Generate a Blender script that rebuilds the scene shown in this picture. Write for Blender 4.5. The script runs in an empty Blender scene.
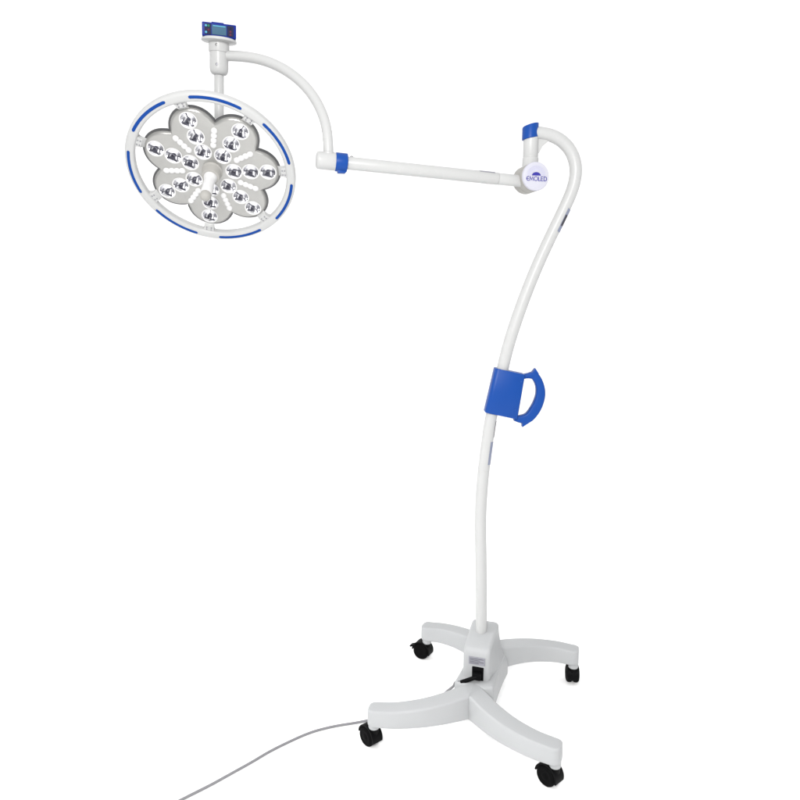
import bpy, bmesh, math, random
from mathutils import Vector, Matrix
random.seed(3)
R = math.radians
S = bpy.context.scene
C = S.collection

# ------------------------------------------------------------------ camera
cam_d = bpy.data.cameras.new('camera')
cam_d.sensor_width = 36.0
cam_d.lens = 36.0 * 700.0 / 800.0
cam_d.clip_start = 0.05
cam_d.clip_end = 200
cam = bpy.data.objects.new('camera', cam_d)
C.objects.link(cam)
cam.location = (-0.278, -2.207, 1.439)
cam.rotation_euler = (math.pi/2 - 0.155, 0, 0)
S.camera = cam

# ------------------------------------------------------------------ world: white studio, dimmer on the camera's side
w = bpy.data.worlds.new('World')
S.world = w
w.use_nodes = True
nt = w.node_tree
bg = nt.nodes['Background']
tc = nt.nodes.new('ShaderNodeTexCoord')
sep = nt.nodes.new('ShaderNodeSeparateXYZ')
ramp = nt.nodes.new('ShaderNodeValToRGB')
mr = nt.nodes.new('ShaderNodeMapRange')
mr.inputs['From Min'].default_value = -1
mr.inputs['From Max'].default_value = 1
nt.links.new(tc.outputs['Generated'], sep.inputs[0])
nt.links.new(sep.outputs['Y'], mr.inputs['Value'])
nt.links.new(mr.outputs[0], ramp.inputs[0])
nt.links.new(ramp.outputs[0], bg.inputs['Color'])
e = ramp.color_ramp.elements
e[0].position = 0.02; e[0].color = (.25, .25, .27, 1)
e[1].position = 0.50; e[1].color = (1, 1, 1, 1)
m_ = e.new(0.13); m_.color = (.85, .85, .86, 1)
bg.inputs['Strength'].default_value = 1.0


def area(name, loc, aim, size, power, col=(1, 1, 1)):
    l = bpy.data.lights.new(name, 'AREA')
    l.shape = 'RECTANGLE'
    l.size, l.size_y = size
    l.energy = power
    l.color = col
    o = bpy.data.objects.new(name, l)
    C.objects.link(o)
    o.location = loc
    o.rotation_euler = (Vector(aim) - Vector(loc)).to_track_quat('-Z', 'Y').to_euler()
    return o


area('overhead_softbox', (-0.3, -0.3, 4.6), (-0.3, 0.5, 0), (4.5, 4.0), 18)
area('key_softbox', (-0.6, -3.1, 2.3), (-0.1, 0, 1.35), (0.9, 0.9), 128, (1, .99, .97))
grid = area('base_softbox', (-2.3, -0.5, 1.75), (0.0, -0.05, 0.1), (0.7, 0.7), 4.0)
grid.data.spread = R(62)
for s in (-1, 1):
    area('backdrop_softbox', (s*3.6 - .3, 0.6, 3.0), (s*0.8 - .3, 3.2, 1.6), (1.2, 2.4), 9)

S.view_settings.view_transform = 'Standard'
S.view_settings.look = 'None'
S.view_settings.exposure = 0
S.view_settings.gamma = 1
S.cycles.use_denoising = True
S.cycles.max_bounces = 12
S.cycles.diffuse_bounces = 8
S.cycles.glossy_bounces = 6


# ------------------------------------------------------------------ materials
def mat(name, col, rough=.4, metal=0.0, spec=.4, bump=0.0, bscale=400, var=0.0, vscale=6, emit=None, coat=0.0):
    m = bpy.data.materials.new(name)
    m.use_nodes = True
    n = m.node_tree
    b = n.nodes['Principled BSDF']
    b.inputs['Base Color'].default_value = (*col, 1)
    b.inputs['Roughness'].default_value = rough
    b.inputs['Metallic'].default_value = metal
    b.inputs['Specular IOR Level'].default_value = spec
    b.inputs['Coat Weight'].default_value = coat
    b.inputs['Coat Roughness'].default_value = .15
    t = n.nodes.new('ShaderNodeTexCoord')
    no = n.nodes.new('ShaderNodeTexNoise')
    no.inputs['Scale'].default_value = vscale
    no.inputs['Detail'].default_value = 5
    n.links.new(t.outputs['Object'], no.inputs['Vector'])
    r = n.nodes.new('ShaderNodeMapRange')
    r.inputs['To Min'].default_value = max(0.02, rough - .06)
    r.inputs['To Max'].default_value = rough + .06
    n.links.new(no.outputs['Fac'], r.inputs['Value'])
    n.links.new(r.outputs[0], b.inputs['Roughness'])
    if var:
        mx = n.nodes.new('ShaderNodeMix')
        mx.data_type = 'RGBA'
        mx.inputs['A'].default_value = (*[c*(1-var) for c in col], 1)
        mx.inputs['B'].default_value = (*[min(1, c*(1+var)) for c in col], 1)
        n.links.new(no.outputs['Fac'], mx.inputs['Factor'])
        n.links.new(mx.outputs['Result'], b.inputs['Base Color'])
    if bump:
        n2 = n.nodes.new('ShaderNodeTexNoise')
        n2.inputs['Scale'].default_value = bscale
        n2.inputs['Detail'].default_value = 3
        n.links.new(t.outputs['Object'], n2.inputs['Vector'])
        bp = n.nodes.new('ShaderNodeBump')
        bp.inputs['Strength'].default_value = bump
        bp.inputs['Distance'].default_value = .001
        n.links.new(n2.outputs['Fac'], bp.inputs['Height'])
        n.links.new(bp.outputs[0], b.inputs['Normal'])
    if emit:
        b.inputs['Emission Color'].default_value = (*emit[0], 1)
        b.inputs['Emission Strength'].default_value = emit[1]
    return m


M_PAPER = mat('white_paper', (.97, .97, .97), .9, spec=.0)
M_WHITE = mat('white_powder_coat', (.395, .398, .397), .28, spec=.18, bump=.10, bscale=900, var=.015)
M_CAST = mat('white_cast_enamel', (.342, .349, .355), .38, spec=.12, bump=.15, bscale=500, var=.02)
M_CREAM = mat('warm_white_plastic', (.30, .294, .278), .45, spec=.10)
M_BLUE = mat('blue_plastic', (.0055, .047, .232), .40, spec=.16, bump=.08, bscale=700, var=.05)
M_INLAY = mat('blue_inlay', (.004, .042, .215), .4, spec=.10)
M_CONSOLE = mat('blue_console', (.003, .015, .165), .4, spec=.10)
M_SCREEN = mat('display_glass', (.03, .085, .14), .4, spec=.1)
M_DARK = mat('dark_keypad', (.010, .012, .040), .5, spec=.1)
M_RED = mat('maroon_key', (.09, .018, .04), .5, spec=.1)
M_CYAN = mat('cyan_key', (.08, .30, .44), .5, spec=.1)
M_GREEN = mat('green_key', (.02, .16, .08), .5, spec=.1)
M_BLACK = mat('black_rubber', (.003, .003, .0032), .6, spec=.03, bump=.1)
M_BLACKP = mat('black_plastic', (.003, .003, .0033), .5, spec=.05)
M_FACE = mat('satin_lamp_face', (.345, .343, .333), .32, metal=.65, spec=.2, bump=.12, bscale=600, var=.07, vscale=40)
M_EDGE = mat('steel_edge', (.10, .10, .103), .36, metal=1.0)
M_CHROME = mat('mirror_reflector', (.90, .90, .92), .10, metal=1.0)
M_RIM = mat('clear_lens_rim', (.54, .54, .54), .3, spec=.4)
M_LED = mat('led_carrier', (.055, .055, .075), .35, metal=.4)
M_DIFF = mat('frosted_lens', (.56, .56, .56), .3, spec=.4)
M_SCREW = mat('dark_screw', (.22, .22, .24), .4, metal=.6)
M_STEEL = mat('steel_screw', (.22, .22, .22), .35, metal=.8)
M_GRAY = mat('grey_label', (.22, .22, .25), .5)
M_LABELBLUE = mat('slate_label', (.17, .19, .26), .5)
M_LABELDARK = mat('black_label', (.03, .03, .04), .5)
M_DISC = mat('white_badge', (.42, .42, .475), .4, spec=.10)
M_LOGO = mat('navy_print', (.022, .018, .22), .5)
M_LOGOPALE = mat('pale_blue_print', (.42, .42, .58), .5)
M_CORD = mat('grey_cord_rubber', (.19, .19, .20), .5, spec=.15, bump=.1)


# ------------------------------------------------------------------ mesh helpers
def finish(name, bm, m, parent=None, smooth=40, matrix=None):
    bmesh.ops.remove_doubles(bm, verts=bm.verts, dist=1e-6)
    bmesh.ops.recalc_face_normals(bm, faces=bm.faces)
    me = bpy.data.meshes.new(name)
    bm.to_mesh(me)
    bm.free()
    for p in me.polygons:
        p.use_smooth = True
    me.set_sharp_from_angle(angle=R(smooth))
    me.materials.append(m)
    o = bpy.data.objects.new(name, me)
    C.objects.link(o)
    if parent:
        o.parent = parent
    if matrix is not None:
        o.matrix_local = matrix
    return o


def rings(bm, loops, closed=True, cap0=True, cap1=True):
    vs = [[bm.verts.new(p) for p in l] for l in loops]
    n = len(vs[0])
    for a, b in zip(vs, vs[1:]):
        for i in range(n if closed else n-1):
            j = (i+1) % n
            bm.faces.new((a[i], a[j], b[j], b[i]))
    if cap0:
        bm.faces.new(vs[0][::-1])
    if cap1:
        bm.faces.new(vs[-1])
    return vs


def basis(ax):
    z = Vector(ax).normalized()
    x = z.orthogonal().normalized()
    return x, z.cross(x), z


def lathe(bm, prof, org, ax, seg=48, cap0=True, cap1=True):
    """prof: list of (radius, distance along the axis)"""
    x, y, z = basis(ax)
    o = Vector(org)
    loops = []
    for r, h in prof:
        loops.append([o + z*h + (x*math.cos(t) + y*math.sin(t))*max(r, 1e-5) for t in [2*math.pi*i/seg for i in range(seg)]])
    rings(bm, loops, True, cap0, cap1)


def rod(bm, p, q, r, seg=32, bev=.0015):
    p, q = Vector(p), Vector(q)
    L = (q-p).length
    lathe(bm, [(r-bev, 0), (r-bev*.3, bev*.3), (r, bev), (r, L-bev), (r-bev*.3, L-bev*.3), (r-bev, L)], p, q-p, seg)


def catmull(pts, step=.012):
    P = [Vector(p) for p in pts]
    P = [P[0]*2-P[1]] + P + [P[-1]*2-P[-2]]
    out = []
    for i in range(1, len(P)-2):
        a, b, c, d = P[i-1:i+3]
        n = max(2, int((c-b).length/step))
        t0 = 0
        t1 = t0+(b-a).length**.5; t2 = t1+(c-b).length**.5; t3 = t2+(d-c).length**.5
        for k in range(n):
            t = t1+(t2-t1)*k/n
            A1 = a*((t1-t)/(t1-t0))+b*((t-t0)/(t1-t0))
            A2 = b*((t2-t)/(t2-t1))+c*((t-t1)/(t2-t1))
            A3 = c*((t3-t)/(t3-t2))+d*((t-t2)/(t3-t2))
            B1 = A1*((t2-t)/(t2-t0))+A2*((t-t0)/(t2-t0))
            B2 = A2*((t3-t)/(t3-t1))+A3*((t-t1)/(t3-t1))
            out.append(B1*((t2-t)/(t2-t1))+B2*((t-t1)/(t2-t1)))
    out.append(P[-2])
    return out


def smooth_pts(pts, n):
    for _ in range(n):
        pts = [pts[0]] + [(pts[i-1]+pts[i]*2+pts[i+1])/4 for i in range(1, len(pts)-1)] + [pts[-1]]
    return pts


def tube(bm, pts, r, seg=28, step=.012, sm=6):
    P = smooth_pts(catmull(pts, step), sm)
    t = (P[1]-P[0]).normalized()
    x = t.orthogonal().normalized()
    loops = []
    for i, p in enumerate(P):
        t = (P[min(i+1, len(P)-1)]-P[max(i-1, 0)]).normalized()
        x = (x - t*x.dot(t)).normalized()
        y = t.cross(x)
        loops.append([p+(x*math.cos(a)+y*math.sin(a))*r for a in [2*math.pi*k/seg for k in range(seg)]])
    rings(bm, loops)
    return P


def box(bm, size, mtx, bev=.002, seg=2):
    b2 = bmesh.new()
    bmesh.ops.create_cube(b2, size=1)
    for v in b2.verts:
        v.co = Vector((v.co.x*size[0], v.co.y*size[1], v.co.z*size[2]))
    if bev:
        bmesh.ops.bevel(b2, geom=list(b2.edges), offset=bev, segments=seg, affect='EDGES', profile=.6)
    b2.transform(mtx)
    vm = {v: bm.verts.new(v.co) for v in b2.verts}
    for f in b2.faces:
        bm.faces.new([vm[v] for v in f.verts])
    b2.free()


def prism(bm, poly, thick, mtx, bev=.002):
    """polygon in local xy extruded along z (centred), all edges rounded"""
    b2 = bmesh.new()
    lo = [b2.verts.new((x, y, -thick/2)) for x, y in poly]
    hi = [b2.verts.new((x, y, thick/2)) for x, y in poly]
    n = len(poly)
    b2.faces.new(lo[::-1]); b2.faces.new(hi)
    for i in range(n):
        b2.faces.new((lo[i], lo[(i+1) % n], hi[(i+1) % n], hi[i]))
    bmesh.ops.recalc_face_normals(b2, faces=b2.faces)
    if bev:
        ed = [e_ for e_ in b2.edges if abs(e_.verts[0].co.z-e_.verts[1].co.z) < 1e-7]
        bmesh.ops.bevel(b2, geom=ed, offset=bev, segments=2, affect='EDGES', profile=.6)
    b2.transform(mtx)
    vm = {v: bm.verts.new(v.co) for v in b2.verts}
    for f in b2.faces:
        bm.faces.new([vm[v] for v in f.verts])
    b2.free()


def frame(org, x, y):
    x = Vector(x).normalized(); z = x.cross(Vector(y)).normalized(); y = z.cross(x)
    m = Matrix.Identity(4)
    for i in range(3):
        m[i][0], m[i][1], m[i][2], m[i][3] = x[i], y[i], z[i], org[i]
    return m


def rrect(hw, hh, r, n=5):
    """closed rounded rectangle outline (counter-clockwise)"""
    out = []
    for cx, cy, a0 in ((hw-r, hh-r, 0), (-hw+r, hh-r, 90), (-hw+r, -hh+r, 180), (hw-r, -hh+r, 270)):
        for k in range(n+1):
            a = R(a0+90*k/n)
            out.append((cx+r*math.cos(a), cy+r*math.sin(a)))
    return out


def empty(name, loc=(0, 0, 0), rz=0):
    o = bpy.data.objects.new(name, None)
    C.objects.link(o)
    o.location = loc
    o.rotation_euler = (0, 0, rz)
    o.empty_display_size = .1
    return o


# ------------------------------------------------------------------ the setting: white paper sweep
bm = bmesh.new()
FZ = .008
prof = [(-4.5, FZ), (1.6, FZ)]
for k in range(1, 13):
    a = R(90*k/12)
    prof.append((1.6+1.2*math.sin(a), FZ + 1.2-1.2*math.cos(a)))
prof.append((2.8, 5.0))
va = [bm.verts.new((-5.5, y, z)) for y, z in prof]
vb = [bm.verts.new((5.0, y, z)) for y, z in prof]
for i in range(len(prof)-1):
    bm.faces.new((va[i], vb[i], vb[i+1], va[i+1]))
bd = finish('backdrop', bm, M_PAPER)
bd['kind'] = 'structure'
bd['label'] = 'plain white paper sweep under and behind the lamp'
bd['category'] = 'backdrop'

# ------------------------------------------------------------------ the lamp
YAW = -0.33
lamp = empty('operating_lamp')
lamp['label'] = 'white mobile operating lamp with flower-shaped LED head on a four-legged castor base'
lamp['category'] = 'medical lamp'
B = Matrix.Rotation(YAW, 4, 'Z')

# ---- base legs
def leg_mesh(sx, sy):
    cl = catmull([(0, -.147, 0), (-.076, -.214, 0), (-.14, -.254, 0), (-.215, -.281, 0), (-.275, -.288, 0)], .012)
    L = [0]
    for a, b in zip(cl, cl[1:]):
        L.append(L[-1]+(b-a).length)
    T = L[-1]
    bm = bmesh.new()
    loops = []
    end = cl[-1]; tdir = (cl[-1]-cl[-2]).normalized()
    st = [(p, (cl[min(i+1, len(cl)-1)]-cl[max(i-1, 0)]).normalized(), L[i]/T, 1.0) for i, p in enumerate(cl)]
    for d, k in ((.008, .97), (.015, .88), (.020, .74), (.0225, .58)):
        st.append((end+tdir*d, tdir, 1.0, k))
    for idx, (p, t, u, k) in enumerate(st):
        n = Vector((-t.y, t.x, 0))
        zt = .184 - .035*u**1.1
        zb = .099 - .006*u**2 + .010*u*(1-u)*2
        hw = (.034 - .003*u)*k
        hz = (zt-zb)/2 * (1 if k == 1 else .80+.20*k)
        zc = zb+(zt-zb)/2
        loop = []
        for ox, oz in rrect(hw, hz, min(.0085, hw*.7)):
            taper = 1 + (.05 if oz < 0 else -.03)
            q = p + n*ox*taper
            if idx == 0 or q.x > -1e-4:        # mitre against the mirror plane of the pair
                q = q - t*(q.x/t.x)
                q.x = 0 if idx == 0 else -2e-5*idx
            loop.append(Vector((q.x*-sx, q.y*-sy, zc+oz)))
        loops.append(loop)
    rings(bm, loops)
    bm.transform(B)
    return bm


for sx, sy in ((-1, -1), (1, -1), (-1, 1), (1, 1)):
    finish('leg', leg_mesh(sx, sy), M_CAST, lamp, 35)

# ---- base body: waist between the legs rising into the pole socket
bm = bmesh.new()
loops = []
for z, hx, y0, y1 in ((.090, .057, -.135, .150), (.094, .0605, -.140, .150), (.12, .0615, -.140, .148), (.150, .0608, -.138, .135),
                      (.174, .0602, -.135, .115), (.1795, .0590, -.133, .112), (.1825, .0565, -.129, .108), (.1838, .0520, -.122, .100)):
    loop = []
    for k in range(96):
        t = 2*math.pi*k/96
        yv = (y0+y1)/2 + (y1-y0)/2*math.sin(t)
        c = math.cos(t)
        xv = math.copysign(1, c)*(hx + .30*yv*yv)*min(1, abs(c)*2.2)
        loop.append((xv, yv, z))
    loops.append(loop)
rings(bm, loops)
# tower
loops = []
def dense(loop, d=.006):
    out = []
    for i in range(len(loop)):
        a, b = Vector((*loop[i], 0)), Vector((*loop[(i+1) % len(loop)], 0))
        n = max(1, round((b-a).length/d)) if (b-a).length > .02 else 1
        out += [a.lerp(b, k/n)[:2] for k in range(n)]
    return out


for z, hx, y0, y1, r in ((.13, .0480, -.092, .110, .012), (.165, .0478, -.092, .110, .012), (.18, .0476, -.092, .104, .012), (.195, .0474, -.092, .096, .012), (.21, .0472, -.092, .086, .012), (.225, .0470, -.0915, .076, .012), (.24, .0468, -.0912, .067, .012), (.255, .0466, -.091, .060, .012),
                         (.270, .0462, -.090, .0545, .013), (.2765, .0455, -.0885, .0525, .014), (.2815, .0435, -.0855, .050, .0145), (.2845, .0405, -.081, .0465, .014), (.2855, .036, -.076, .042, .012)):
    loop = []
    n0 = 6
    flare = .0135*max(0, min(1, (.262-z)/.10))**1.4
    base = dense(rrect(.0470, .086, .0130, 6)) if not loops else None
    if base:
        BASE = base
    for bx, by in BASE:
        # the template outline squeezed to this height's half width and depth
        x = bx/.0470*hx
        y = by/.086*(y1-y0)/2
        u = max(0, min(1, (y+(y0+y1)/2+.075)/.085))
        x += math.copysign(1, bx)*min(1, abs(bx)/.035)*flare*u*u*(3-2*u)
        yy = y+(y0+y1)/2
        k = max(0, min(1, (z-.20)/.075))
        loop.append((x*(1-.04*max(0, min(1, (-yy)/.09))), yy, z + k*(.30*(yy+.09) - .9*max(0, yy+.01)**2)))
    loops.append(loop)
rings(bm, loops)
bm.transform(B)
body = finish('base_body', bm, M_CAST, lamp, 38)
# pole socket collar
bm = bmesh.new()
lathe(bm, [(.0245, -.01), (.0245, .0015), (.0235, .0035), (.0215, .0042), (.0200, .0042)], (-.004, 0, .3055), (-.12, -.3, 1))
finish('pole_socket', bm, M_CAST, body)
# rating plate and mains inlet on the front face
bm = bmesh.new()
box(bm, (.054, .003, .026), Matrix.Translation((.002, -.0925, .2480)), .0006, 1)
bm.transform(B)
plate = finish('rating_plate', bm, M_GRAY, body)
plate['label'] = 'grey rating plate above the mains inlet'
bm = bmesh.new()
for k, (wd, off) in enumerate(((.046, 0), (.034, -.006), (.046, 0), (.03, -.008))):
    box(bm, (wd, .0006, .0014), Matrix.Translation((.002+off, -.0942, .2560-.0052*k)), 0)
bm.transform(B)
finish('print_lines', bm, M_LABELDARK, body)
bm = bmesh.new()
box(bm, (.038, .006, .046), Matrix.Translation((.006, -.0930, .205)), .002)
box(bm, (.030, .004, .010), Matrix.Translation((.006, -.0965, .2205)), .001)
bm.transform(B)
finish('mains_inlet', bm, M_BLACKP, body)

# ---- castors
def caster():
    """castor at origin = floor point under its pivot, wheels trailing along -x"""
    e_ = empty('caster')
    bm = bmesh.new()
    lathe(bm, [(.0165, .074), (.0175, .078), (.0175, .100), (.016, .104)], (0, 0, 0), (0, 0, 1), 32)
    finish('stem_collar', bm, M_CAST, e_)
    tr = .019
    rw = .0320
    zc = FZ + rw
    for s in (-1, 1):
        bm = bmesh.new()
        lathe(bm, [(.012, .003), (rw-.004, .003), (rw-.001, .0045), (rw, .008), (rw, .016), (rw-.0015, .0195), (rw-.005, .0225), (.022, .0240), (.019, .0228), (.010, .0228), (.008, .0240), (.002, .0243)],
              (-tr, 0, zc), (0, s, 0), 40)
        finish('wheel', bm, M_BLACK, e_)
    bm = bmesh.new()     # hood over the wheels
    n = 20
    outer = [(-tr+(rw+.006)*math.cos(a), zc+(rw+.006)*math.sin(a)) for a in [R(-15+190*i/n) for i in range(n+1)]]
    inner = [(-tr+(rw+.0012)*math.cos(a), zc+(rw+.0012)*math.sin(a)) for a in [R(175-190*i/n) for i in range(n+1)]]
    pr = outer+inner
    half = [.020, -.020]
    lo = [bm.verts.new((x, half[0], z)) for x, z in pr]
    hi = [bm.verts.new((x, half[1], z)) for x, z in pr]
    m_ = len(pr)
    for i in range(m_):
        bm.faces.new((lo[i], lo[(i+1) % m_], hi[(i+1) % m_], hi[i]))
    for i in range(n):
        bm.faces.new((lo[i], lo[i+1], lo[m_-2-i], lo[m_-1-i]))
        bm.faces.new((hi[i], hi[i+1], hi[m_-2-i], hi[m_-1-i]))
    lathe(bm, [(.015, .052), (.0155, .058), (.0155, .077), (.012, .078)], (0, 0, 0), (0, 0, 1), 28)
    finish('fork_hood', bm, M_BLACKP, e_)
    bm = bmesh.new()
    rod(bm, (-tr, -.0034, zc), (-tr, .0034, zc), .012, 20, .0005)
    finish('axle', bm, M_BLACKP, e_)
    bm = bmesh.new()     # brake pedal
    box(bm, (.020, .024, .006), Matrix.Translation((-tr-rw-.010, 0, .050)) @ Matrix.Rotation(R(-20), 4, 'Y'), .0015)
    finish('brake_pedal', bm, M_BLACKP, e_)
    return e_


def children(o):
    return [c for c in bpy.data.objects if c.parent == o]


proto = caster()
spots = [(-.283, -.286, R(-50)), (.28, -.286, R(-48)), (-.28, .286, R(-28)), (.28, .286, R(-97))]
for i, (x, y, a) in enumerate(spots):
    if i == 0:
        o = proto
    else:
        o = proto.copy()
        C.objects.link(o)
        for c in children(proto):
            if c.name.startswith('brake_pedal') and i != 2:
                continue
            d = c.copy()
            C.objects.link(d)
            d.parent = o
    p = B @ Vector((x, y, 0))
    o.parent = lamp
    o.location = p
    o.rotation_euler = (0, 0, a)
for c in children(proto):
    if c.name.startswith('brake_pedal'):
        bpy.data.objects.remove(c)

# ---- pole
pole_pts = [(-.004, 0, .285), (-.006, 0, .40), (-.010, 0, .558), (-.0145, 0, .696), (-.013, 0, .764), (-.007, 0, .864), (.003, 0, .955), (.0135, 0, 1.040), (.0345, 0, 1.13),
            (.060, 0, 1.254), (.097, 0, 1.379), (.142, 0, 1.502), (.181, 0, 1.593), (.220, 0, 1.677), (.250, 0, 1.748), (.2595, 0, 1.798), (.251, 0, 1.843),
            (.222, 0, 1.880), (.180, 0, 1.9035), (.144, 0, 1.909), (.117, 0, 1.909)]
bm = bmesh.new()
PP = tube(bm, pole_pts, .0187, 36, .012, 10)
pole = finish('pole', bm, M_WHITE, lamp)


def on_pole(z, lo=0):
    best = min((p for p in PP if p.x < .2585 or z > 1.7), key=lambda p: abs(p.z-z) + (10 if (z < 1.79 and p.z > 1.80) else 0))
    i = PP.index(best)
    t = (PP[min(i+1, len(PP)-1)]-PP[max(i-1, 0)]).normalized()
    return best, t


def pole_label(z0, z1, ang0, ang1, m, name='pole_label'):
    """thin curved label wrapped on the pole between two heights and two angles (0 = +x side, -90 = front)"""
    bm = bmesh.new()
    loops = []
    zs = [z0+(z1-z0)*k/10 for k in range(11)]
    for z in zs:
        p, t = on_pole(z)
        p = p + t*((z-p.z)/t.z)
        y = Vector((0, 1, 0)); x = y.cross(t).normalized()
        loop = []
        for r in (.0190, .0195):
            rr = [p+(x*math.cos(R(a))+y*math.sin(R(a)))*r for a in [ang0+(ang1-ang0)*k/8 for k in range(9)]]
            loop += rr if r < .0192 else rr[::-1]
        loops.append(loop)
    rings(bm, loops)
    return finish(name, bm, m, pole)


pole_label(1.622, 1.690, -64, -16, M_LABELBLUE)
pole_label(1.640, 1.672, -58, -20, M_LABELDARK, 'print_block').location.y = -.0004
pole_label(.886, .962, -62, -18, M_LABELBLUE)
pole_label(.976, 1.030, -30, -5, M_LABELDARK)

# ---- push handle clamped on the pole (in the pole's plane)
MX = Matrix(((1, 0, 0, 0), (0, 0, -1, 0), (0, 1, 0, 0), (0, 0, 0, 1)))     # local xy -> world xz, local z -> world -y
bm = bmesh.new()
ca, cb = Vector((.0215, 1.1985)), Vector((-.0085, 1.0575))      # left edge of the clamp, leaning with the pole
prof = [(0, .017), (0, -.017), (.002, -.0225), (.006, -.0255), (.012, -.0265), (.05, -.0265), (.086, -.0265), (.0905, -.0250), (.0925, -.021), (.0925, .021), (.0905, .0250), (.086, .0265), (.012, .0265), (.006, .0255), (.002, .0225)]
ex = Vector((.9775, -.211))
loops = []
for u, ins in ((0, .0012), (.010, 0), (.990, 0), (1, .0012)):
    o2 = ca.lerp(cb, u)
    wid = 1 + .10*u
    loop = []
    for d, y in prof:
        dd = ins + (d/.0925)*(.0960*wid - 2*ins)
        p2 = o2 + ex*dd
        loop.append(Vector((p2.x, y*(1 - ins*20), p2.y)))
    loops.append(loop)
rings(bm, loops)
for q in ((.104, 1.155), (.087, 1.065)):
    lathe(bm, [(.0036, 0), (.0036, .0008), (.0026, .0012)], (q[0], -.0266, q[1]), (0, -1, 0), 20)
hb = finish('handle_clamp', bm, M_BLUE, lamp, 35)


go = [(.106, 1.1770), (.126, 1.1805), (.1440, 1.1850), (.1600, 1.1780), (.1755, 1.153), (.1835, 1.118), (.1785, 1.083), (.1640, 1.051), (.1420, 1.026), (.1220, 1.0190), (.104, 1.0215), (.086, 1.028)]
gi = [(.106, 1.1600), (.124, 1.1640), (.1400, 1.1620), (.1490, 1.149), (.1538, 1.133), (.1540, 1.114), (.1485, 1.093), (.1375, 1.0705), (.1230, 1.0510), (.108, 1.0455), (.097, 1.0440), (.086, 1.043)]
go = smooth_pts(catmull([(a, b, 0) for a, b in go], .001), 0)
gi = smooth_pts(catmull([(a, b, 0) for a, b in gi], .001), 0)


def resample(p, n):
    L = [0]
    for a, b in zip(p, p[1:]):
        L.append(L[-1]+(b-a).length)
    out, k = [], 0
    for i in range(n):
        d = L[-1]*i/(n-1)
        while k < len(L)-2 and L[k+1] < d:
            k += 1
        out.append(p[k].lerp(p[k+1], (d-L[k])/max(1e-9, L[k+1]-L[k])))
    return out


bm = bmesh.new()
loops = []
for a, b in zip(resample(go, 60), resample(gi, 60)):
    c = (a+b)/2; hw = (a-b).length/2; d = (a-b).normalized()
    loops.append([MX @ Vector((c.x+d.x*x, c.y+d.y*x, z)) for x, z in rrect(hw, .0145, min(.0065, hw*.8), 5)])
rings(bm, loops)
prism(bm, [(.132, 1.1760), (.152, 1.1740), (.1610, 1.1790), (.1495, 1.1965), (.1400, 1.1850)], .026, MX, .0012)
prism(bm, [(.112, 1.0330), (.113, 1.0080), (.1440, 1.0285), (.132, 1.0380)], .026, MX, .0012)
finish('push_grip', bm, M_BLUE, hb, 45)

# ---- pivot post, blue cap, gusset
bm = bmesh.new()
lathe(bm, [(.0245, 1.795), (.0245, 1.834), (.0238, 1.8355), (.0222, 1.8365), (.0222, 1.839), (.0226, 1.840), (.0226, 1.90), (.020, 1.902)], (.117, 0, 0), (0, 0, 1), 48)
prism(bm, [(.135, 1.848), (.142, 1.850), (.151, 1.868), (.172, 1.887), (.172, 1.900), (.135, 1.90)], .012, MX, .002)
post = finish('pivot_post', bm, M_WHITE, lamp)
bm = bmesh.new()
lo, mid, hi = [], [], []
seg = 48
prf = [(.0235, 0, 0), (.0252, 0, .0012), (.0252, 1, -.004), (.0242, 1, -.0012), (.021, 1, 0)]
loops = []
for r, top, dz in prf:
    loop = []
    for k in range(seg):
        t = 2*math.pi*k/seg
        x, y = r*math.cos(t), r*math.sin(t)
        z = (1.9315 + .26*x if top else 1.8905 + .16*x) + dz
        loop.append((.1145+x*(.97), y, z))
    loops.append(loop)
rings(bm, loops)
finish('post_cap', bm, M_BLUE, post)

# ---- drum joint with the badge
AL = R(12)
ADIR = Vector((-math.cos(AL), -math.sin(AL), 0))         # along the arm, away from the drum
AX = Vector((math.sin(AL), -math.cos(AL), 0))            # drum axis, towards the viewer
DC = Vector((.119, 0, 1.776))
bm = bmesh.new()
lathe(bm, [(.036, -.048), (.040, -.046), (.0415, -.042), (.0415, -.012), (.0405, -.011), (.0405, -.009), (.0415, -.008), (.0415, .030), (.0405, .031), (.0405, .033)], DC, AX, 64)
drum = finish('arm_joint', bm, M_CREAM, lamp)
bm = bmesh.new()
lathe(bm, [(.0405, .0335), (.0418, .0345), (.0418, .041), (.0405, .0435), (.037, .0445), (.01, .0452), (.001, .0453)], DC, AX, 64)
badge = finish('joint_cover', bm, M_DISC, lamp)
FX = Vector((math.cos(AL), math.sin(AL), 0))
FM = frame(DC+AX*.0454, FX, (0, 0, 1))                   # badge frame: x right, y up, z outward
bm = bmesh.new()
pts = [(.0140*math.cos(R(180*k/20)), .0095*math.sin(R(180*k/20))) for k in range(21)]
prism(bm, [(x-.0005, y*1.05+.0015) for x, y in pts], .0006, FM @ Matrix.Translation((0, 0, .0002)), 0)
finish('sun_emblem', bm, M_LOGO, badge)
bm = bmesh.new()
for row, (r0, r1, n) in enumerate(((.0170, .0205, 15), (.0225, .0250, 21), (.0268, .0288, 27))):
    for k in range(n):
        a = R(4+172*k/(n-1))
        c, s_ = math.cos(a), math.sin(a)
        wd = .0009 - .00015*row
        q = [(r0*c-wd*s_, r0*s_+wd*c), (r0*c+wd*s_, r0*s_-wd*c), (r1*c+wd*s_, r1*s_-wd*c), (r1*c-wd*s_, r1*s_+wd*c)]
        prism(bm, [(x-.0005, y+.0015) for x, y in q], .0006, FM @ Matrix.Translation((0, 0, .0002)), 0)
finish('sun_rays', bm, M_LOGOPALE, badge)


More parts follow.
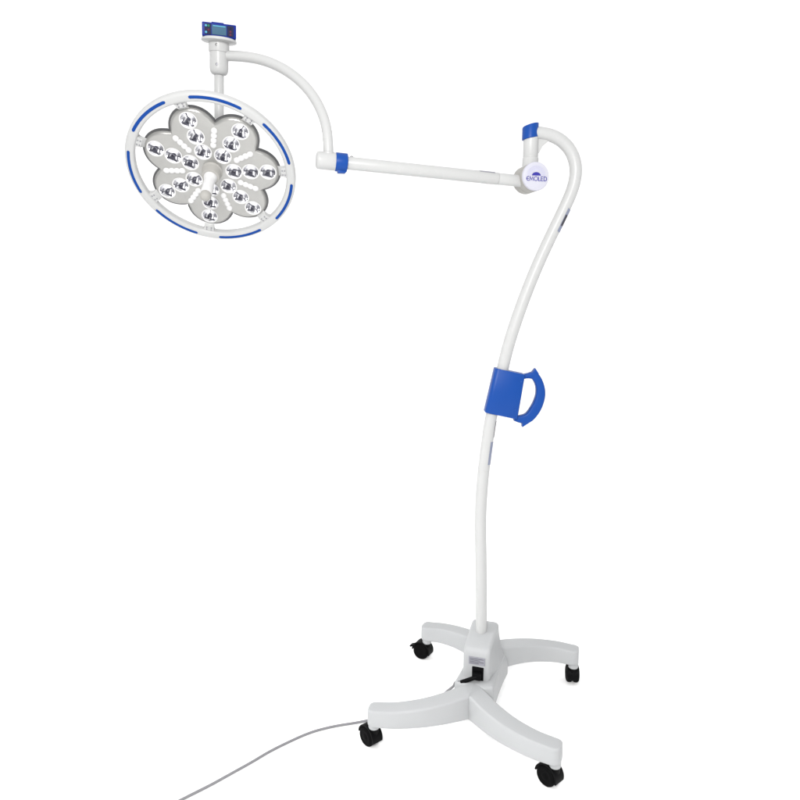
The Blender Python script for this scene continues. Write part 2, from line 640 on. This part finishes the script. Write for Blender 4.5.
def stroke(bm, pts, w, closed=False):
    """flat stroke of width w along a 2D polyline on the badge"""
    n = len(pts)
    L, Rr = [], []
    for i, p in enumerate(pts):
        a = pts[i-1] if (i or closed) else p
        b = pts[(i+1) % n] if (i < n-1 or closed) else p
        d1 = Vector((p[0]-a[0], p[1]-a[1])); d2 = Vector((b[0]-p[0], b[1]-p[1]))
        d1 = d1.normalized() if d1.length > 0 else d2.normalized()
        d2 = d2.normalized() if d2.length > 0 else d1
        m = Vector((-(d1+d2).y, (d1+d2).x)).normalized()
        k = w/2/max(.45, m.dot(Vector((-d1.y, d1.x))))
        L.append((p[0]+m.x*k, p[1]+m.y*k)); Rr.append((p[0]-m.x*k, p[1]-m.y*k))
    top, bot = .0006, -.0008
    q = [[bm.verts.new(FM @ Vector((x, y, h))) for x, y in pl] for pl, h in ((L, top), (Rr, top), (Rr, bot), (L, bot))]
    for i in range(n if closed else n-1):
        j = (i+1) % n
        for a in range(4):
            b = (a+1) % 4
            bm.faces.new((q[a][i], q[a][j], q[b][j], q[b][i]))
    if not closed:
        bm.faces.new([q[a][0] for a in range(4)]); bm.faces.new([q[a][-1] for a in range(4)][::-1])


LH = .0118
LW = .00165
x0 = -.0320
y0 = -.0132


def arc2(cx, cy, rx, ry, a0, a1, n=14):
    return [(cx+rx*math.cos(R(a0+(a1-a0)*k/n)), cy+ry*math.sin(R(a0+(a1-a0)*k/n))) for k in range(n+1)]


bm = bmesh.new()
h2 = LH/2
stroke(bm, arc2(x0+.0070, y0+h2, .0062, h2, 75, 285), LW); stroke(bm, [(x0+.0008, y0+h2), (x0+.0082, y0+h2)], LW)             # E
x = x0+.0108
stroke(bm, [(x, y0-.0006), (x+.0012, y0+LH), (x+.0055, y0+.0022), (x+.0098, y0+LH), (x+.0110, y0-.0006)], LW)                # M
x = x0+.0242
stroke(bm, arc2(x+.0062, y0+h2, .0060, h2, 0, 345, 23), LW, True)                                                             # O
x = x0+.0388
stroke(bm, [(x, y0+LH+.0006), (x, y0), (x+.0058, y0)], LW)                                                                    # L
x = x0+.0468
stroke(bm, [(x+.0064, y0+LH), (x, y0+LH), (x, y0), (x+.0066, y0)], LW); stroke(bm, [(x, y0+h2), (x+.0058, y0+h2)], LW)        # E
x = x0+.0562
stroke(bm, [(x, y0), (x, y0+LH), (x+.0028, y0+LH)] + arc2(x+.0028, y0+h2, .0058, h2, 80, -80, 12) + [(x+.0028, y0)], LW, True)   # D
finish('lettering', bm, M_LOGO, badge, 30)


# ---- sprung arm
def arm(t, dz=0):
    return DC + ADIR*t + Vector((0, 0, -.011 + .064*t + dz))


bm = bmesh.new()
rod(bm, arm(.030), arm(.105), .0172, 40, .001)
rod(bm, arm(.1056), arm(.575), .0180, 40, .001)
sarm = finish('support_arm', bm, M_WHITE, lamp)
bm = bmesh.new()
lathe(bm, [(.0042, 0), (.0042, .0022), (.003, .0036), (.001, .0040)], arm(.548, .0174), (0, 0, 1), 16)
finish('arm_screw', bm, M_STEEL, sarm)
bm = bmesh.new()
ax_ = (arm(.2)-arm(.1)).normalized()
x_ = AX
z_ = ax_.cross(x_).normalized()
if z_.z < 0: z_ = -z_
loops = []
for t in (.118, .165):
    p = arm(t)
    loop = []
    for r in (.0182, .0187):
        rr = [p+(x_*math.sin(R(a))+z_*math.cos(R(a)))*r for a in range(-20, 52, 8)]
        loop += rr if r < .0184 else rr[::-1]
    loops.append(loop)
rings(bm, loops)
finish('arm_label', bm, M_GRAY, sarm)
# end joint and blue sleeve
bm = bmesh.new()
a0, a1 = arm(.594), arm(.650)
lathe(bm, [(.0240, 0), (.0247, .0015), (.0247, .046), (.0240, .051), (.0215, .0545), (.016, .0565), (.002, .0575)], a0, a1-a0, 48)
lathe(bm, [(.0160, 0), (.0175, .0265), (.0160, .0275)], (-.482, -.128, 1.801), (-.01, 0, 1), 36)
ej = finish('elbow_joint', bm, M_WHITE, lamp)
bm = bmesh.new()
a0, a1 = arm(.561), arm(.5955)
LL = (a1-a0).length
lathe(bm, [(.0225, 0), (.0255, .0008), (.0262, .003), (.0262, LL-.003), (.0255, LL-.0008), (.0225, LL)], a0, a1-a0, 48)
prism(bm, [(-.0125, -.0075), (.0115, -.0075), (.0115, .0020), (.0095, .0042), (-.0105, .0042), (-.0125, .0020)], .020,
      frame(arm(.578, -.0262), ADIR, (0, 0, -1)), .0015)
finish('blue_sleeve', bm, M_BLUE, ej)

# ---- curved arm up to the head column
arc = [(-.482, -.128, 1.800), (-.4815, -.129, 1.829), (-.484, -.125, 1.886), (-.501, -.112, 1.944), (-.534, -.095, 2.0), (-.580, -.078, 2.047), (-.633, -.065, 2.081), (-.693, -.055, 2.103), (-.770, -.05, 2.1115), (-.803, -.05, 2.1115)]
bm = bmesh.new()
tube(bm, arc, .0142, 32, .012, 8)
finish('curved_arm', bm, M_WHITE, lamp)

# ---- head column, control console
CX = lambda z: -.8015 + .072*(z-2.12)          # the column leans slightly
up = Vector((.072, -.13, 1)).normalized()
c0 = Vector((CX(2.060), -.043, 2.060))
bm = bmesh.new()
lathe(bm, [(.0150, 0), (.0195, .001), (.0235, .005), (.0258, .011), (.0265, .018), (.0265, .060), (.0285, .0608), (.0290, .063), (.0290, .084), (.0315, .086),
           (.0475, .087), (.0495, .0885), (.0495, .0925), (.0475, .095), (.02, .096)], c0, up, 56)
col = finish('head_column', bm, M_WHITE, lamp)
for h, r, m in ((.022, .0265, M_SCREW), (.072, .0290, M_STEEL)):
    bm = bmesh.new()
    p = c0+up*h+Vector((0, -r+.0008, 0))
    lathe(bm, [(.0034, 0), (.0034, .0020), (.002, .0026)], p, (0, -1, 0), 16)
    finish('set_screw', bm, m, col)
bm = bmesh.new()
rod(bm, c0-up*.205, c0+up*.004, .0138, 32)
finish('head_stem', bm, M_WHITE, lamp)

KM = frame((CX(2.176)+.003, -.070, 2.1705), (math.cos(R(15)), math.sin(R(15)), -.025), (.04, -.16, 1))   # console: x right, y up, z towards the viewer
bm = bmesh.new()
box(bm, (.094, .036, .034), KM, .003, 3)
box(bm, (.034, .006, .030), KM @ Matrix.Translation((-.004, .0175, -.001)), .0015)
box(bm, (.050, .008, .026), KM @ Matrix.Translation((0, -.019, -.008)), .001)
con = finish('control_console', bm, M_CONSOLE, lamp)
bm = bmesh.new()
box(bm, (.040, .025, .002), KM @ Matrix.Translation((0, 0, .0172)), .0006, 1)
finish('display_screen', bm, M_SCREEN, con)
bm = bmesh.new()
box(bm, (.034, .0022, .0006), KM @ Matrix.Translation((0, .0100, .0184)), 0)
finish('display_bars', bm, M_CYAN, con)
for x in (-.031, .031):
    bm = bmesh.new()
    box(bm, (.018, .028, .0016), KM @ Matrix.Translation((x, 0, .0170)), .0006, 1)
    finish('keypad', bm, M_DARK, con)
for x, y, m in ((-.036, .0085, M_CYAN), (-.029, .0085, M_GREEN), (-.036, -.0085, M_CYAN), (-.029, -.002, M_RED), (.031, .0075, M_DARK), (.031, -.001, M_RED), (.031, -.009, M_RED)):
    bm = bmesh.new()
    lathe(bm, [(.0030, 0), (.0030, .0012), (.0022, .0018)], KM @ Vector((x, y, .0176)), KM.to_3x3() @ Vector((0, 0, 1)), 16)
    finish('key_button', bm, m, con)

# ---- lamp head: everything below is in the head's own frame (u, v across the face, h along the light)
HN = Vector((.0124, -.7353, -.6776)).normalized()
HA = Vector((0, 0, 1)).cross(HN).normalized()
HC = Vector((-.8225, -.1, 1.7814))
H = frame(HC, HA, HN.cross(HA))
A0 = R(102.08)
NP = 7


def pol(r, a, h=0.0):
    return Vector((r*math.cos(A0+a), r*math.sin(A0+a), h))


def flower_r(a):
    a = (a + math.pi/NP) % (2*math.pi/NP) - math.pi/NP
    cc, rc = .1290, .0655
    r = cc*math.cos(a) + math.sqrt(rc*rc-(cc*math.sin(a))**2)
    d = math.pi/NP-abs(a)
    return r + .0022*math.exp(-(d/.040)**2)


NF = 28*NP
fl = [(flower_r(2*math.pi*k/NF), 2*math.pi*k/NF) for k in range(NF)]


def outline(inset, h):
    """flower outline moved inwards by inset along its normal"""
    P = [pol(r, a) for r, a in fl]
    out = []
    for i in range(NF):
        t = (P[(i+1) % NF]-P[i-1]).normalized()
        n = Vector((t.y, -t.x, 0))
        q = P[i]-n*inset
        out.append(Vector((q.x, q.y, h)))
    return out


CUPS = []
for k in range(NP):
    for r in (.161, .1113, .0631):
        CUPS.append((r, 2*math.pi*k/NP))
CR = .0222
bm = bmesh.new()
edges = []


def loop_edges(pts):
    v = [bm.verts.new(p) for p in pts]
    return [bm.edges.new((v[i], v[(i+1) % len(v)])) for i in range(len(v))]


edges += loop_edges(outline(.0105, 0))
for r, a in CUPS:
    c = pol(r, a)
    edges += loop_edges([c+Vector((CR*math.cos(t), CR*math.sin(t), 0)) for t in [2*math.pi*i/40 for i in range(40)]])
bmesh.ops.triangle_fill(bm, edges=edges, use_beauty=True, normal=(0, 0, 1))
rings(bm, [outline(i, h) for i, h in ((.0105, 0), (.0085, -.0004), (.0065, -.0014), (.0045, -.0034), (.0028, -.0062), (.0016, -.0095))], True, False, False)
panel = finish('light_panel', bm, M_FACE, lamp, 30, H)
bm = bmesh.new()
rings(bm, [outline(i, h) for i, h in ((.0022, -.0085), (-.0022, -.0085), (-.0030, -.0095), (-.0030, -.0135), (-.0018, -.0165), (.0015, -.0190), (.006, -.022), (.02, -.030), (.045, -.046))], True, False, False)
bm.verts.ensure_lookup_table()
top = [v for v in bm.verts if abs(v.co.z+.046) < 1e-5]
ctr = bm.verts.new((0, 0, -.052))
n0 = len(bm.verts)-1-NF
bm.verts.ensure_lookup_table()
lastring = [bm.verts[n0+i] for i in range(NF)]
for i in range(NF):
    bm.faces.new((lastring[i], lastring[(i+1) % NF], ctr))
finish('housing_shell', bm, M_EDGE, lamp, 40, H)
bm = bmesh.new()   # swivel hub on the back
lathe(bm, [(.062, -.046), (.060, -.058), (.050, -.068), (.030, -.074), (.01, -.076)], (0, 0, 0), (0, 0, 1), 48)
finish('swivel_hub', bm, M_WHITE, lamp, 40, H)

# reflectors
def reflector():
    bm = bmesh.new()
    prf = [(CR+.0028, .0004), (CR+.0024, .0016), (CR+.0006, .0018), (CR-.0012, .0004)]
    lathe(bm, prf, (0, 0, 0), (0, 0, 1), 40, False, False)
    rim = bm
    bm = bmesh.new()
    prf = [(CR-.0008, -.0002)]
    for k in range(1, 11):
        t = k/10
        prf.append(((CR-.0008)*math.sqrt(max(0, 1-t*.97)), -.0002-.0205*t))
    lathe(bm, prf, (0, 0, 0), (0, 0, 1), 40, False, True)
    bowl = finish('reflector', bm, M_CHROME, None, 50)
    a_ = finish('lens_rim', rim, M_RIM, bowl)
    bm = bmesh.new()
    box(bm, (2*CR-.002, .0018, .0030), Matrix.Translation((0, 0, -.0042)), .0006, 1)
    box(bm, (.0080, .0064, .0060), Matrix.Translation((0, 0, -.0065)), .0012, 1)
    c_ = finish('led_bridge', bm, M_LED, bowl)
    return bowl


rp = reflector()
for i, (r, a) in enumerate(CUPS):
    if i == 0:
        o = rp
    else:
        o = rp.copy()
        C.objects.link(o)
        for c in children(rp):
            d = c.copy()
            C.objects.link(d)
            d.parent = o
    o.parent = lamp
    tilt = Matrix.Rotation(R(4), 4, 'Y') if False else Matrix.Identity(4)
    o.matrix_local = H @ Matrix.Translation(pol(r, a)) @ Matrix.Rotation(A0+a, 4, 'Z') @ tilt

# frosted lenses in rows between the petals
bm = bmesh.new()
lathe(bm, [(.0088, 0), (.0086, .0022), (.0072, .0046), (.0045, .0063), (.0015, .0070), (.0001, .0071)], (0, 0, 0), (0, 0, 1), 24)
lp = finish('frosted_lens', bm, M_DIFF)
first = True
for k in range(NP):
    for j, r in enumerate((.0855, .1005, .1155, .1305)):
        o = lp if first else lp.copy()
        if not first:
            C.objects.link(o)
        first = False
        o.parent = lamp
        o.matrix_local = H @ Matrix.Translation(pol(r, 2*math.pi*(k+.5)/NP, -.0003)) @ Matrix.Rotation(A0+2*math.pi*(k+.5)/NP, 4, 'Z') @ Matrix.Scale(1.1, 4, (1, 0, 0))

# ring with blue inlays
bm = bmesh.new()
NR = 168
rp_ = []
for x, y in rrect(.0135, .0122, .0085, 6):
    rp_.append((.2270+x, -.0007+y))
loops = []
for k in range(NR):
    a = 2*math.pi*k/NR
    loops.append([pol(r, a, h) for r, h in rp_])
loops.append(loops[0])
rings(bm, loops, True, False, False)
ring = finish('handle_ring', bm, M_WHITE, lamp, 40, H)
ia = None
for k in range(NP):
    if ia is None:
        bm = bmesh.new()
        loops = []
        n = 36
        for i in range(n+1):
            a = R(8.3+34.9*i/n)
            sc = 1.0 if 0 < i < n else .55
            cr = [(-.0046, -.001), (-.0040, .0006), (-.0025, .0012), (.0025, .0012), (.0040, .0006), (.0046, -.001)]
            loops.append([pol(.2295+x*sc, a, .0116+h) for x, h in cr])
        rings(bm, loops)
        ia = finish('blue_inlay', bm, M_INLAY)
        o = ia
    else:
        o = ia.copy()
        C.objects.link(o)
    o.parent = ring
    o.matrix_local = Matrix.Rotation(2*math.pi*k/NP, 4, 'Z')

# brackets between petals' tips and the ring
bp = None
for k in range(NP):
    if bp is None:
        bm = bmesh.new()
        loops = []
        for r, hw, ht in ((.190, .0150, -.006), (.1975, .0140, .0008), (.1995, .0140, .0040), (.207, .0145, .0046), (.2165, .019, .0052)):
            c = pol(r, 0); t = Vector((-math.sin(A0), math.cos(A0), 0))
            loops.append([c+t*x+Vector((0, 0, h)) for x, h in ((-hw, -.010), (hw, -.010), (hw, ht-.0012), (hw-.0012, ht), (-hw+.0012, ht), (-hw, ht-.0012))])
        rings(bm, loops)
        bp = finish('ring_bracket', bm, M_WHITE, None, 30)
        bm = bmesh.new()
        t = Vector((-math.sin(A0), math.cos(A0), 0))
        for r in (.2035, .2105):
            for s in (-.0068, .0068):
                lathe(bm, [(.0021, 0), (.0021, .0012), (.0010, .0016)], pol(r, 0, .0043)+t*s, (0, 0, 1), 12)
        finish('bracket_screws', bm, M_SCREW, bp)
        o = bp
    else:
        o = bp.copy()
        C.objects.link(o)
        for c in children(bp):
            d = c.copy()
            C.objects.link(d)
            d.parent = o
    o.parent = lamp
    o.matrix_local = H @ Matrix.Rotation(2*math.pi*k/NP, 4, 'Z')

# central handle
bm = bmesh.new()
lathe(bm, [(.0300, -.001), (.0300, .002), (.0275, .004), (.0262, .0055), (.0258, .026), (.0240, .0295), (.019, .031), (.015, .0312)], (0, 0, 0), (0, 0, 1), 48)
hc = finish('handle_collar', bm, M_CREAM, lamp, 40, H)
bm = bmesh.new()
lathe(bm, [(.0185, .030), (.0185, .036), (.0160, .043), (.0150, .055), (.0155, .085), (.0162, .108), (.0150, .113)], (0, 0, 0), (0, 0, 1), 40)
ch = finish('centre_handle', bm, M_DIFF, lamp, 50, H)
bm = bmesh.new()
lathe(bm, [(.0150, .1125), (.0155, .115), (.0150, .121), (.0130, .127), (.0090, .1310), (.004, .1325), (.0004, .1328)], (0, 0, 0), (0, 0, 1), 40)
finish('handle_tip', bm, M_CREAM, ch, 50)

# ------------------------------------------------------------------ mains cord
cord = empty('power_cord', B @ Vector((-.03, -.12, 0)))
cord['label'] = 'grey mains cord plugged into the lamp base and trailing across the floor'
cord['category'] = 'cord'
inv = Matrix.Translation(-cord.location)
p0 = B @ Vector((.004, -.113, .206))
p1 = B @ Vector((.002, -.134, .205))
p2 = B @ Vector((-.030, -.146, .187))
bm = bmesh.new()
box(bm, (.026, .022, .022), inv @ frame(B @ Vector((.006, -.1045, .204)), B.to_3x3() @ Vector((1, 0, 0)), (0, 0, 1)), .003)
tube(bm, [inv @ v for v in (B @ Vector((.006, -.110, .203)), B @ Vector((-.012, -.117, .196)), B @ Vector((-.043, -.119, .180)))], .0068, 20, .006, 2)
finish('plug', bm, M_BLACKP, cord)
pts = [B @ Vector((-.041, -.1188, .181)), B @ Vector((-.050, -.1190, .181)), B @ Vector((-.068, -.115, .174)), Vector((-.095, -.062, .147)), Vector((-.110, -.048, .127)), Vector((-.126, -.036, .106)), Vector((-.150, -.008, .055)), Vector((-.185, .004, .022)), Vector((-.222, .010, .0128)), (-.278, .006, .0122), (-.345, -.032, .0122), (-.414, -.059, .0122), (-.490, -.079, .0122),
       (-.569, -.113, .0122), (-.633, -.162, .0122), (-.686, -.209, .0122), (-.735, -.263, .0122), (-.782, -.310, .0122), (-.828, -.357, .0122), (-.885, -.408, .0122), (-.945, -.462, .0122),
       (-1.02, -.52, .0122), (-1.14, -.58, .0122), (-1.3, -.6, .0122)]
bm = bmesh.new()
tube(bm, [inv @ Vector(p) for p in pts], .0041, 14, .012, 4)
finish('cable', bm, M_CORD, cord)
